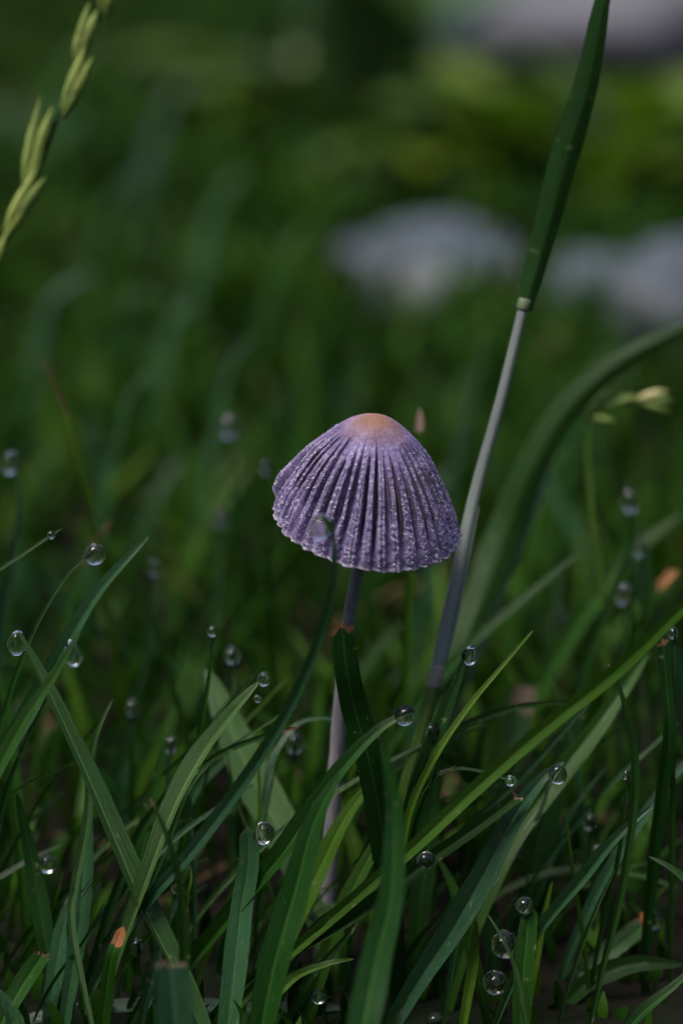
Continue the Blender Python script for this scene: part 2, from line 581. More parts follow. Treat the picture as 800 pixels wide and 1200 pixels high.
# ------------------------------------------------------------------ grass blades
def blade_surface(pts, width, roll=0.0, fold=22.0, tip='point', taper=0.5, twist=0.0, base_w=0.55, seed=0, sky_roll=0.0, base_t=0.45):
    """pts tip -> base in mm. Returns rows (base->tip) of 9 points each, their u and length"""
    P = list(reversed(pts))
    L0 = sum((P[i + 1] - P[i]).length for i in range(len(P) - 1))
    n = int(min(80, max(34, L0 / 0.9)))
    c, L = catmull(P, n)
    rs = random.Random(seed)
    rows = []
    ph = rs.uniform(0, 20)
    for i, p in enumerate(c):
        t = i / (n - 1)
        T = (c[min(i + 1, n - 1)] - c[max(i - 1, 0)]).normalized()
        V = (CAM - p).normalized()
        S = T.cross(V)
        if S.length < 1e-3:
            S = Vector((1, 0, 0))
        S.normalize()
        a = math.radians(roll + twist * (1 - t)) + 0.10 * noise.noise(Vector((t * 3, ph, 0)))
        if sky_roll:
            n0 = S.cross(T)
            if n0.dot(V) < 0:
                n0 = -n0
            k_ = math.radians(sky_roll) * (1 - 0.6 * abs(T.z))
            za = (Matrix.Rotation(k_, 3, T) @ n0).z
            zb = (Matrix.Rotation(-k_, 3, T) @ n0).z
            a += k_ * max(-1, min(1, (za - zb) * 4))
        S = (Matrix.Rotation(a, 3, T) @ S).normalized()
        Nn = S.cross(T).normalized()
        if Nn.dot(V) < 0 and abs(roll) < 80:
            Nn = -Nn
        ww = width * (base_w + (1 - base_w) * min(1, t / base_t) ** 0.8)
        if tip == 'point':
            if t > 1 - taper:
                ww *= max(0.012, ((1 - t) / taper)) ** 0.52
        elif tip == 'round':
            if t > 1 - taper:
                ww *= 0.75 + 0.25 * ((1 - t) / taper)
            if t > 0.94:
                ww *= max(0.08, math.sqrt(max(0, 1 - ((t - 0.94) / 0.06) ** 2)))
        elif tip == 'cut':
            if t > 1 - taper:
                ww *= 0.8 + 0.2 * ((1 - t) / taper)
        if tip == 'point' and i < n - 1:
            ww = max(ww, min(0.42, width * .35))
        ww *= 1 + 0.05 * noise.noise(Vector((t * 9, ph, 3)))
        fo = math.radians(fold) * (1.25 - 0.5 * t)
        row = []
        for j in range(9):
            u = -1 + j / 4
            edge = 0.012 * width * noise.noise(Vector((t * 40, ph, u * 5)))
            h = abs(u) ** 1.06
            q = p + S * (u * ww / 2 * math.cos(fo) + edge * (abs(u) > .9)) + Nn * (h * ww / 2 * math.sin(fo))
            if abs(u) < 0.01:
                q -= Nn * 0.03 * ww
            if tip == 'cut' and i == n - 1:
                q += T * (0.4 * math.sin(u * 1.1 + ph) + 0.9 * noise.noise(Vector((u * 3.1, ph, 1)))) * min(1.2, width * 0.35)
            row.append(q)
        rows.append(row)
    return rows, L

def rows_mesh(name, rows, L, mat, parent=None, origin=None, r0=0):
    vs, uv = [], []
    nall = len(rows)
    for i, r in enumerate(rows):
        for j, q in enumerate(r):
            vs.append(q)
            uv.append((j / 8, (r0 + i) * 0.01))
    return mesh_obj(name, vs, grid_faces(nall, 9), mat, parent, origin, uv=uv)

N_BLADE = 0
def blade(pts, width, mat, label, roll=0, fold=22, tip='point', taper=0.5, twist=0, dry=None, dry_mat='t', group=None,
          base_w=0.55, world=False, rooted=True, sky_roll=0, base_t=0.45, name='grass_shoot'):
    """pts: (px, py, dz) tip -> base; width in photo pixels"""
    global N_BLADE
    N_BLADE += 1
    if world:
        P = [Vector(p) for p in pts]
        wmm = width
    else:
        P = [at(*p) for p in pts]
        dm = sum(p[2] for p in pts) / len(pts)
        wmm = width * 0.88 * 0.09 * (FOCUS + dm) / FOCUS
        fold *= 1.5
    if rooted:
        P = root_down(P)
    rows, L = blade_surface(P, wmm, roll, fold, tip, taper, twist, base_w, seed=N_BLADE, sky_roll=sky_roll, base_t=base_t)
    org = P[-1].copy()
    if dry:
        k = max(2, int(len(rows) * (1 - dry)))
        k = min(k, len(rows) - 2)
        if tip == 'cut' and dry <= .06:
            rows[k] = [a.lerp(b, .6) for a, b in zip(rows[k], rows[-1])]
        for j in range(9):
            f_ = max(-.9, min(.9, 1.6 * noise.noise(Vector((j * .33, N_BLADE * 3.1, 0)))))
            rows[k][j] = rows[k][j].lerp(rows[k - 1][j] if f_ < 0 else rows[k + 1][j], abs(f_) * (.45 if dry <= .06 else 1))
        e = empty(name, org, label, 'grass blade', group)
        rows_mesh('leaf', rows[:k + 1], L, MATS[mat], e, org)
        rows_mesh('dry_tip', rows[k:], L, MATS[dry_mat], e, org, k)
        return e
    o = rows_mesh(name, rows, L, MATS[mat], None, org)
    return tag(o, label, 'grass blade', group)

G_FRONT = 'wet grass blades around the mushroom'
def B(pts, width, mat, label, **kw):
    kw.setdefault('group', G_FRONT)
    if mat != 'd':
        kw.setdefault('sky_roll', 38)
        width *= 1.1
    return blade(pts, width, mat, label, **kw)

# ---- left side
B([(22, 741, 0), (60, 815, 0), (110, 925, 0), (165, 1055, -1), (212, 1150, -2), (235, 1205, -3)], 44, 'p',
  'broad creased blade leaning left with a drop at its tip, crossed by an olive blade', fold=30, taper=.62, roll=8)
B([(94, 741, -11), (62, 796, -11), (25, 852, -11), (-12, 925, -11), (-40, 1000, -11)], 27, 'g',
  'olive blade with a big hanging drop crossing over the broad creased blade', fold=28, taper=.35, roll=-10)
B([(174, 629, 9), (120, 690, 9), (85, 745, 9), (40, 830, 9), (0, 900, 9), (-40, 980, 9)], 36, 'b',
  'long channelled grey-green blade with bare pale tip curving right behind the crossed blades', fold=34, taper=.4)
B([(112, 648, 5), (100, 655, 5), (75, 680, 5), (45, 730, 6), (20, 790, 7), (-5, 870, 8)], 10, 'g',
  'thin bent blade carrying a round drop at its drooping tip')
B([(73, 619, -3), (50, 635, -3), (0, 668, -3), (-50, 696, -2), (-90, 760, 0)], 14, 'g',
  'slim blade with tiny drop lying nearly level above the crossed blades', fold=30)
B([(19, 524, 36), (22, 600, 36), (12, 680, 37), (2, 740, 38), (-10, 820, 40)], 15, 'b',
  'upright soft blue-green blade with a drop beside its tip, above the level slim blade')
B([(49, 417, 38), (75, 475, 38), (88, 520, 38), (105, 590, 40), (118, 660, 44)], 10, 'y',
  'thin yellowing blade with brown patches standing free below the flowering spike', dry=.12, dry_mat='n')
B([(132, 609, 42), (108, 640, 42), (88, 690, 42), (76, 730, 42)], 10, 'g', 'thin blade with brownish tip behind the round drop', dry=.15, dry_mat='n')
B([(132, 820, 6), (113, 862, 6), (106, 900, 6), (103, 960, 5), (88, 1040, 4), (84, 1080, 3), (94, 1140, 1), (108, 1205, -1)], 15, 'p',
  'narrow S-curved blade passing behind the broad creased blade', taper=.3, fold=30)
B([(106, 950, 7), (100, 1000, 7), (94, 1080, 6), (76, 1200, 5)], 26, 'b',
  'veined blue-green blade standing behind the narrow S-curved blade', taper=.25, fold=18)
B([(82, 1050, 9), (68, 1125, 8), (55, 1205, 7)], 24, 'b', 'short veined blade tucked left of the narrow S-curved blade', taper=.3, fold=12)
B([(73, 990, 13), (42, 1004, 13), (5, 1026, 12), (-40, 1052, 11)], 14, 'p', 'short pale blade lying nearly flat with a drop under its tip', fold=30)
B([(54, 1115, 4), (32, 1148, 4), (8, 1190, 3), (-12, 1230, 2)], 30, 'g', 'mown blade with red-brown cut end beside the veined blades', tip='cut', dry=.06, dry_mat='n', fold=24, taper=.2)
B([(152, 1066, 8), (100, 1133, 8), (70, 1178, 8)], 9, 'y', 'thin yellow-green stalk slanting behind the orange stub', fold=45)
B([(303, 800, 0), (270, 840, 0), (237, 885, 0), (205, 945, -1), (178, 1015, -2), (156, 1075, -2), (140, 1122, -2)], 40, 'p',
  'light green creased blade with worn brown edges leaning right, torn tip with drops', fold=32, taper=.3, roll=-14, base_w=.16, base_t=.8)
B([(389, 606, -17), (391, 668, -16), (376, 742, -13), (342, 825, -9), (302, 893, -6), (262, 950, -4), (220, 1005, -3), (178, 1052, -2), (140, 1105, 0)], 24, 'b',
  'long arching blue-green blade whose tip stands before the mushroom cap', taper=.62, fold=24)
B([(290, 968, -2), (292, 1010, -2), (284, 1060, -2), (276, 1130, -3), (266, 1215, -4)], 33, 'b',
  'stout blunt blue-grey blade topped by a large clear drop', tip='round', taper=.5, fold=16)
B([(484, 832, -2), (445, 855, -2), (402, 900, -2), (370, 945, -2), (330, 1003, -2), (288, 1052, -1), (238, 1112, 1), (195, 1165, 4)], 33, 'g',
  'broad green blade arching in front of the mushroom stem with a drop at its tip', fold=30, taper=.35)
B([(447, 872, -20), (456, 910, -20), (462, 960, -20), (458, 1050, -21), (440, 1130, -22), (424, 1215, -24)], 46, 'g',
  'wide out-of-focus blade standing before the mushroom foot', taper=.6, fold=16)
B([(398, 905, -9), (368, 965, -9), (345, 1050, -9), (322, 1130, -9), (306, 1210, -9)], 42, 'g',
  'wide smooth green blade right of the blunt blade with the large drop', taper=.4, fold=16)
B([(200, 1128, -24), (204, 1170, -24), (208, 1230, -24)], 52, 'b', 'wide mown blade with pale ragged cut end before the crossed blades', tip='cut', dry=.05, dry_mat='t', fold=20, taper=.2)
B([(176, 935, -16), (198, 985, -16), (212, 1045, -15), (216, 1110, -14), (214, 1180, -13)], 18, 'd',
  'dark out-of-focus blade with brown tip before the crossed blades', dry=.05, dry_mat='n', tip='point')
B([(224, 1018, -1), (224, 1034, -1), (220, 1050, -1), (214, 1110, 0)], 10, 'y', 'tiny yellow-green tip beside the dark blade with brown tip')
B([(145, 1086, -4), (138, 1104, -4), (131, 1122, -4), (124, 1170, -3)], 19, 'g', 'short stub with bright orange dead end under the crossed blades', tip='round', dry=.12, dry_mat='o', fold=10)
B([(420, 1182, 12), (300, 1182, 10), (180, 1180, 9), (90, 1186, 8), (0, 1205, 8)], 26, 'b', 'grey-green blade lying level along the ground behind the blunt blue-grey blade', fold=20)
B([(250, 745, 8), (244, 800, 9), (236, 850, 10), (226, 905, 12)], 11, 'g', 'slim upright blade with a bead at its tip, left of the arching blue-green blade')
B([(243, 785, 24), (268, 850, 22), (300, 920, 20), (335, 985, 18)], 52, 'p', 'broad soft light-green blade between the creased blade and the mushroom stem', fold=8, taper=.3)
B([(350, 852, 7), (315, 861, 7), (265, 880, 7), (215, 915, 7), (170, 965, 7), (150, 1010, 7)], 17, 'd', 'dark arched blade bending right behind the long blue-green blade', dry=.06, dry_mat='n', fold=24)
B([(408, 846, 14), (375, 842, 14), (345, 852, 14), (320, 890, 13), (310, 940, 12)], 13, 'b', 'small greyish blade drooping toward the mushroom stem')
B([(193, 868, 16), (184, 915, 16), (172, 965, 16), (165, 1010, 16)], 26, 'g', 'short green blade behind the crossing of the two creased blades', fold=14)
B([(150, 640, 30), (190, 760, 32), (215, 850, 34)], 12, 'd', 'thin dark blade leaning left in the soft grass behind the left drops')
B([(20, 930, 10), (38, 1010, 10), (52, 1090, 9)], 28, 'd', 'dark broad blade in the shade between the left drops', fold=12)
B([(-5, 770, 22), (12, 860, 22), (20, 950, 22)], 22, 'g', 'green blade half hidden behind the lower end of the olive blade')
B([(0, 1160, 2), (14, 1190, 2), (22, 1225, 2)], 26, 'b', 'short blade end rising beside the red-brown cut blade')
B([(250, 1085, 6), (225, 1110, 6), (190, 1140, 6), (160, 1185, 6)], 16, 'd', 'short dark leaf lying behind the wide mown blade with ragged end')
B([(215, 1040, 3), (196, 1085, 3), (180, 1140, 3)], 16, 'b', 'shaded blue blade under the crossing of the creased blades')

# ---- middle
B([(401, 737, -3), (407, 790, -2), (418, 840, 0), (432, 890, 1), (444, 950, 3), (452, 1010, 5)], 38, 'd',
  'dark broad mown blade with tan torn end touching the mushroom stem', tip='cut', dry=.02, dry_mat='n', taper=.2, fold=-14)  # dark green here stands in for shade on the side facing the camera
B([(624, 739, 0), (585, 785, 0), (550, 827, 0), (511, 885, 0), (482, 945, 1), (470, 1000, 2)], 11, 'y',
  'thin straight yellow-green blade rising right beside the drop-tipped dark blade', fold=22, taper=.35)
B([(860, 660, -16), (800, 712, -13), (720, 788, -9), (640, 852, -6), (560, 922, -4), (490, 988, -3), (430, 1040, -2), (370, 1092, -1), (320, 1135, 0)], 21, 'y',
  'long thick yellow-green stalk slanting up to the right across the other blades', fold=20, taper=.2, sky_roll=10)
B([(551, 755, 2), (528, 820, 2), (508, 875, 2), (494, 925, 3)], 32, 'd', 'dark green blade with pear-shaped drop hanging at its tip', fold=24, taper=.35, roll=-20)
B([(505, 850, 3), (490, 890, 3), (480, 930, 3), (470, 980, 4)], 13, 'g', 'short thin blade with a drop between the arching blade and the dark blade')
B([(676, 822, 11), (610, 828, 11), (545, 850, 11), (505, 880, 11), (470, 930, 11)], 19, 'd', 'dark blade bowing level behind the thin yellow-green blade', fold=24)
B([(616, 806, 46), (606, 850, 46), (590, 905, 46), (575, 960, 46)], 34, 'p', 'soft grey-green mown blade with pinkish cut end right of the stalk', tip='cut', dry=.14, dry_mat='t', fold=12)
B([(760, 765, 20), (700, 850, 18), (640, 928, 16), (600, 985, 14), (570, 1050, 12)], 30, 'g', 'broad green blade slanting behind the thick yellow-green stalk', fold=22, taper=.3, sky_roll=8)
B([(660, 893, 0), (634, 914, 0), (602, 958, 0), (566, 1028, 0), (530, 1092, 0), (490, 1152, 0), (455, 1210, 0)], 44, 'b',
  'long broad two-toned blade slanting up to a round drop under the thick stalk', fold=28, taper=.45, roll=10)
B([(607, 932, -1), (562, 966, -1), (510, 1002, -1), (462, 1038, -1), (400, 1082, -1), (340, 1115, 0)], 24, 'd',
  'dark blade with frayed pale end lying just under the thick stalk', tip='cut', dry=.03, dry_mat='t', fold=26, taper=.3)
B([(603, 917, 2), (566, 905, 2), (530, 902, 2), (505, 915, 2), (484, 950, 3), (474, 1000, 4)], 12, 'g', 'short arched blade bending over with a small drop at its end', fold=30)
B([(448, 900, 8), (405, 958, 8), (374, 1020, 8), (352, 1065, 8)], 30, 'y', 'bright yellow-green broad blade right behind the foot of the stem', fold=16)
B([(515, 880, 16), (505, 960, 16), (495, 1040, 15)], 30, 'g', 'upright soft green blade behind the thick stalk', fold=12)
B([(475, 930, 6), (430, 1010, 6), (405, 1060, 6), (390, 1100, 6)], 26, 'g', 'mid green blade slanting behind the wide out-of-focus blade', fold=18)
B([(510, 1000, 5), (530, 1040, 5), (545, 1090, 5)], 20, 'g', 'short green blade crossing under the frayed dark blade')
B([(414, 1124, -1), (384, 1130, -1), (350, 1143, 0), (330, 1160, 0)], 18, 'y', 'short yellow-green leaf tip lying level near the ground', fold=26)
B([(558, 1078, 1), (554, 1130, 1), (542, 1205, 1)], 16, 'y', 'short light green blade under the two-toned blade', fold=24, taper=.3)
B([(430, 1065, 3), (400, 1105, 3), (360, 1150, 3), (340, 1190, 3)], 14, 'd', 'thin dark blade low behind the wide out-of-focus blade')
B([(492, 478, 30), (490, 520, 30), (486, 580, 32), (480, 680, 34)], 15, 'y', 'blurred blade with pale pink tip just behind the cap', tip='round', dry=.06, dry_mat='t')
B([(560, 1010, 18), (575, 1090, 17), (580, 1160, 16)], 28, 'd', 'dark shaded blade behind the paired drops', fold=10)
B([(395, 930, 22), (420, 1010, 22), (430, 1060, 22)], 26, 'y', 'yellow-green blade in the soft depth behind the stem', fold=10)

# ---- right side
B([(712, 778, -5), (728, 815, -5), (740, 862, -5), (744, 920, -5), (738, 982, -5), (724, 1062, -5), (704, 1140, -5), (688, 1215, -5)], 15, 'd',
  'slender dark blade bowing right with hooked pale tip over the thick stalk', fold=30, taper=.25, dry=.035, dry_mat='t')
B([(762, 946, 0), (720, 984, 0), (682, 1030, 0), (642, 1078, 0), (618, 1112, 0), (596, 1160, 0)], 28, 'b', 'folded blade with pale pointed tip slanting right behind the slender dark blade', fold=40, taper=.3, roll=12)
B([(760, 1004, 0), (785, 1018, 0), (812, 1042, 0), (850, 1090, 0)], 24, 'p', 'pale pointed leaf tip entering from beside the folded blade', fold=30)
B([(621, 1062, -2), (616, 1110, -2), (612, 1160, -2), (610, 1215, -2)], 26, 'g', 'blunt bright green stub with a round drop clinging to its top', tip='round', taper=.2, fold=14)
B([(570, 1070, -4), (588, 1100, -4), (604, 1138, -4), (612, 1180, -4)], 8, 'p', 'thin pale withered sliver crossing the large drop')
B([(757, 1082, 16), (716, 1114, 16), (662, 1155, 15), (600, 1195, 14)], 33, 'g', 'green mown blade with orange-brown cut end behind the slender dark blade', tip='cut', dry=.06, dry_mat='o', fold=18)
B([(820, 1128, -1), (790, 1155, -1), (752, 1188, -1), (720, 1225, -1)], 20, 'g', 'bright green blade slanting low past the foot of the slender dark blade', fold=26)
B([(830, 866, 14), (785, 915, 14), (745, 970, 14), (715, 1020, 14)], 20, 'b', 'blue-green blade slanting up right behind the folded blade', fold=22)
B([(646, 1034, 6), (638, 1070, 6), (630, 1110, 6)], 14, 'y', 'small light green tip between the stub and the folded blade')
B([(795, 1040, 22), (735, 1024, 22), (665, 1020, 22), (600, 1040, 22), (565, 1065, 22)], 13, 'g', 'thin blade arching level in the gloom behind the folded blade')
B([(800, 1130, 10), (740, 1130, 10), (690, 1150, 10), (650, 1190, 10)], 30, 'd', 'dark broad blade in shadow beneath the orange-ended blade', fold=14)
B([(745, 600, 36), (736, 650, 36), (718, 695, 36), (700, 740, 36), (682, 790, 36)], 17, 'd', 'dark curved blade strung with blurred drops beyond the thick stalk')
B([(790, 668, 44), (765, 700, 44), (745, 745, 46)], 17, 'g', 'green blade with orange-brown end by the blurred drops', tip='cut', dry=.08, dry_mat='o')
B([(776, 752, 6), (780, 800, 6), (784, 860, 6), (775, 930, 8)], 22, 'd', 'short upright blade with brown torn end beyond the thick stalk', tip='cut', dry=.03, dry_mat='n')
B([(692, 636, 34), (650, 672, 34), (602, 712, 34), (560, 748, 34)], 18, 'g', 'straight green blade slanting up right between the stalk and blurred drops')
B([(860, 366, 40), (800, 386, 40), (725, 424, 40), (665, 478, 40), (622, 548, 40), (592, 622, 40), (566, 692, 38), (544, 748, 36)], 52, 'd',
  'large dark blade bending over to the right behind the tall stalk', fold=-18, taper=.4, roll=0)
B([(645, 545, 44), (606, 620, 43), (572, 695, 42), (545, 752, 40)], 52, 'b', 'broad grey-blue blade beside the lower tall stalk', fold=10, taper=.4)
B([(800, 600, 60), (740, 650, 60), (700, 700, 60)], 30, 'g', 'broad green blurred blade behind the blurred drops beyond the stalk')
B([(660, 760, 75), (640, 790, 75)], 14, 'd', 'blurred dark blade under the two stacked blurred drops')
B([(690, 800, 25), (672, 850, 25), (650, 920, 25)], 40, 'd', 'very dark broad blade behind the thick stalk', fold=8)

# ---- glossy bent blades far behind, left
for i, (x, y, dz, ln, an, wd) in enumerate(((60, 350, 190, 75, 35, 24), (150, 352, 200, 50, 15, 22), (205, 372, 190, 45, 40, 24), (120, 250, 260, 90, 55, 26),
        (250, 250, 270, 80, 60, 24), (330, 300, 230, 70, 50, 22), (180, 170, 380, 110, 70, 30), (60, 120, 420, 120, 60, 30), (270, 430, 120, 60, 60, 16), (370, 420, 130, 60, 70, 16), (150, 470, 100, 60, 60, 14), (690, 440, 120, 70, 50, 20), (560, 430, 110, 60, 80, 16), (640, 560, 75, 60, 60, 18))):
    ca, sa = math.cos(math.radians(an)) * ln, math.sin(math.radians(an)) * ln
    B([(x + ca, y - sa * .7, dz), (x + ca * .5, y - sa * .5, dz), (x, y, dz), (x - 8, y + 30, dz)], wd * .8, 'bg'[i % 2], 'broad glossy bent blade catching the sky in the blurred lawn', fold=6, roll=-30,
      group='glossy bent blades in the blurred lawn')

# ---- tall stalk with its leaf
def build_stalk():
    pts = [at(613, 358, 13), at(586, 470, 13), at(556, 580, 13), at(532, 690, 12), at(510, 795, 10), at(490, 870, 9), at(470, 940, 9), at(455, 1010, 9)]
    P = root_down(pts)
    org = P[-1]
    e = empty('grass_stalk', org, 'tall grey stalk with one dark flag leaf rising above the mushroom', 'grass stalk', None)
    k = 4
    v, f, u = tube(P[:5], [0.52, 0.58, 0.66, 0.76, 0.74], seg=14, n=40)
    mesh_obj('sheath', v, f, M_GREY, e, org, uv=u)
    v, f, u = tube([P[4] + (P[3] - P[4]).normalized() * 1.0] + P[4:], [0.76, 0.76, 0.78, 0.8, 0.8], seg=14, n=36)
    mesh_obj('stem', v, f, M_YEL, e, org, uv=u)
    v, f, u = tube([P[4] + (P[3] - P[4]).normalized() * 1.3, P[4], P[4] + (P[5] - P[4]).normalized() * 1.2], [0.76, 0.84, 0.78], seg=14, n=8)
    mesh_obj('node', v, f, plain('node_pink', (0.15, 0.14, 0.115)), e, org, uv=u)
    v, f, u = tube([P[0] - (P[0] - P[1]).normalized() * 0.6, P[0], P[0] + (P[0] - P[1]).normalized() * 0.7], [0.62, 0.72, 0.68], seg=14, n=6)
    mesh_obj('collar', v, f, plain('collar_green', (0.09, 0.12, 0.06)), e, org, uv=u)
    rows, L = blade_surface([at(722, -60, 10), at(706, 0, 10), at(688, 95, 11), at(662, 185, 12), at(636, 285, 13), at(613, 362, 13)],
                            3.7, roll=12, fold=-24, tip='point', taper=.55, base_w=.72, seed=3)
    rows_mesh('flag_leaf', rows, L, M_DARK, e, org)
    # edge of the sheath leaf running beside the lower stalk
    rows, L = blade_surface([at(560, 590, 15), at(540, 680, 14), at(522, 760, 12), at(508, 800, 10)], 1.3, roll=0, fold=20, tip='point', taper=.6, base_w=.6, seed=4)
    rows_mesh('sheath_edge', rows, L, M_GREY, e, org)
build_stalk()

# ---- flowering spike, upper left
def spikelet(e, org, p, d, side, L, idx):
    """overlapping florets along direction d"""
    gl = None
    for q in range(4):
        c0 = p + d * (L * 0.09 * q) + side * (0.18 * (1 if q % 2 else -1))
        dd = (d + side * (0.09 if q % 2 else -0.06)).normalized()
        l = L * (0.78 - 0.03 * q)
        pts = [c0, c0 + dd * l * .35, c0 + dd * l * .75, c0 + dd * l]
        v, f, u = tube(pts, [x * random.uniform(.72, 1.02) for x in (0.3, 0.82, 0.7, 0.04)], seg=9, n=12)
        if q == 0:
            gl = mesh_obj('spikelet', v, f, M_SPIKE, e, org, uv=u)
        else:
            o = mesh_obj('floret', v, f, M_SPIKE, gl, org, uv=u)
            o.location = (0, 0, 0)

def build_spike():
    dz = 27
    line = [at(150, -60, dz), at(122, 0, dz), at(98, 65, dz), at(72, 125, dz), at(50, 185, dz), at(24, 245, dz), at(-2, 300, dz), at(-40, 400, dz), at(-70, 520, dz + 4), at(-85, 680, dz + 8)]
    P = root_down(line)
    org = P[-1]
    e = empty('flowering_grass_spike', org, 'pale green flowering grass spike with alternating spikelets rising above the lawn', 'grass spike')
    v, f, u = tube(P, [0.28, 0.32, 0.35, 0.4, 0.45, 0.5, 0.5], seg=10, n=70)
    mesh_obj('rachis', v, f, M_GREEN, e, org, uv=u)
    spots = [((132, -25), -1), ((118, 10), 1), ((90, 50), -1), ((82, 88), -1), ((78, 118), 1), ((48, 168), -1), ((38, 205), -1), ((22, 252), 1), ((-8, 300), -1)]
    spots = [((124, 5, 128, -50)), ((93, 62, 112, 2)), ((80, 120, 108, 55)), ((34, 205, 58, 110)), ((14, 262, 54, 195)), ((-14, 325, 6, 262))]
    for i, (x0, y0, x1, y1) in enumerate(spots):
        a, b = at(x0 - (x1 - x0) * .28, y0 - (y1 - y0) * .28, dz), at(x1, y1, dz - 1)
        d = (b - a)
        L = d.length
        d.normalize()
        side = d.cross(D).normalized()
        spikelet(e, org, a, d, side, L, i)
build_spike()

def build_small_seedhead():
    dz = 42
    P = root_down([at(775, 478, dz), at(735, 470, dz), at(705, 480, dz), at(690, 500, dz), at(690, 560, dz), at(700, 650, dz)])
    org = P[-1]
    e = empty('seed_head', org, 'small blurred yellow seed head beside the broad bending blade', 'seed head')
    v, f, u = tube(P, [0.3, 0.35, 0.4, 0.4], seg=8, n=40)
    mesh_obj('rachis', v, f, M_YEL, e, org, uv=u)
    for (x0, y0, x1, y1) in ((684, 492, 712, 455), (688, 488, 722, 496), (718, 474, 748, 464), (745, 468, 782, 458), (750, 472, 786, 484), (760, 470, 788, 470)):
        a, b = at(x0, y0, dz), at(x1, y1, dz)
        d = b - a
        L = d.length
        d.normalize()
        v, f, u = tube([a, a + d * L * .35, a + d * L * .75, b], [0.15, 0.6, 0.55, 0.05], seg=9, n=10)
        mesh_obj('spikelet', v, f, plain('seed_yellow', (0.30, 0.28, 0.08), 0.5, (0.5, 0.45, 0.2)) if (x0 + y0) % 2 else M_SPIKE, e, org, uv=u)
build_small_seedhead()

# ------------------------------------------------------------------ dew drops
def drop_mesh(kind):
    nu, nv = 32, 22
    vs = []
    for i in range(nv):
        ph = math.pi * i / (nv - 1)
        for j in range(nu):
            th = 2 * math.pi * j / nu
            r = math.sin(ph)
            z = math.cos(ph)
            if kind == 'pear' and z > 0:
                r *= 1 - 0.45 * z ** 1.5
                z *= 1.45
            elif kind == 'round':
                z *= 0.97 if z < 0 else 1.02
            elif kind == 'hang' and z > 0:
                r *= 1 - 0.16 * z
                z *= 1.12
            q = Vector((r * math.cos(th), r * math.sin(th), z))
            q *= 1 + 0.09 * noise.noise(q * 0.9 + Vector((3.7 * len(kind), 0, 1)))
            vs.append(q)
    m = bpy.data.meshes.new('drop_' + kind)
    m.from_pydata(vs, [], [tuple(reversed(f)) for f in grid_faces(nv, nu, True)])
    m.validate()
    m.polygons.foreach_set('use_smooth', [True] * len(m.polygons))
    m.materials.append(M_WATER)
    m.update()
    return m
DROPM = {k: drop_mesh(k) for k in ('pear', 'round', 'hang')}

def drop(px, py, r, dz, label, kind='round', group='dew drops on the grass', tilt=0):
    o = bpy.data.objects.new('water_droplet', DROPM[kind])
    SC.collection.objects.link(o)
    o.location = at(px, py, dz) * MM
    s = r * 0.09 * (FOCUS + dz) / FOCUS * MM
    o.scale = (s, s, s)
    rd = random.Random(px * 31 + py)
    o.scale = (s * rd.uniform(.88, 1.06), s, s * rd.uniform(.92, 1.12))
    o.rotation_euler = (math.radians(rd.uniform(-14, 14)), math.radians(tilt + rd.uniform(-14, 14)), rd.uniform(0, 6.28) if kind == 'round' else 0)
    return tag(o, label, 'droplet', group)

drop(20, 754, 13, 1, 'clear drop hanging left of the tip of the broad creased blade', 'hang')
drop(86, 768, 12.5, -10, 'big pear-shaped drop hanging under the olive blade tip', 'pear')
drop(112, 650, 12.5, 5, 'round drop on the drooping tip of the thin bent blade')
drop(60, 627, 5, -3, 'tiny drop on the nearly level slim blade')
drop(12, 543, 12, 36, 'blurred drop beside the tip of the upright blue-green blade', 'hang')
drop(375, 618, 14, -17, 'blurred drop on the arching blade tip before the mushroom cap', 'hang')
drop(249, 740, 7, 8, 'bead on the slim upright blade between mushroom and left drops')
drop(309, 796, 8, 2, 'drop on the torn tip of the light green creased blade', 'hang')
drop(302, 819, 5, 1, 'smaller lower drop near the torn tip of the light green creased blade')
drop(309, 977, 13, -2, 'large clear drop sitting on the blunt blue-grey blade', 'round')
drop(55, 1012, 12, 12, 'dark drop under the tip of the short flat pale blade')
drop(207, 1041, 6.5, -1, 'sparkling bead beside the dark brown-tipped blade')
drop(474, 838, 13, -3, 'drop at the tip of the broad blade arching before the stem', 'hang', tilt=25)
drop(506, 857, 9.5, 2, 'drop on the short thin blade left of the thin yellow-green blade')
drop(550, 769, 11, 1, 'pear-shaped drop on the dark blade before the tall stalk', 'pear')
drop(493, 896, 6.5, 5, 'small drop low between the stem foot and the thin yellow-green blade')
drop(598, 915, 7, 1, 'small drop at the end of the short arched blade touching the thick stalk')
drop(653, 908, 11, -1, 'round drop below the tip of the long two-toned blade')
drop(499, 1008, 11, -3, 'round drop on the frayed dark blade under the thick stalk')
drop(614, 1061, 11, -2, 'round drop on the blunt bright green stub')
drop(591, 1107, 17, 1, 'largest drop behind the pale withered sliver', 'hang', tilt=-15)
drop(580, 1152, 15, 2, 'big low drop just under the largest drop')
drop(508, 1196, 11, 0, 'drop at the foot of the long two-toned blade')
drop(373, 1168, 9, 2, 'drop under the level yellow-green leaf tip')

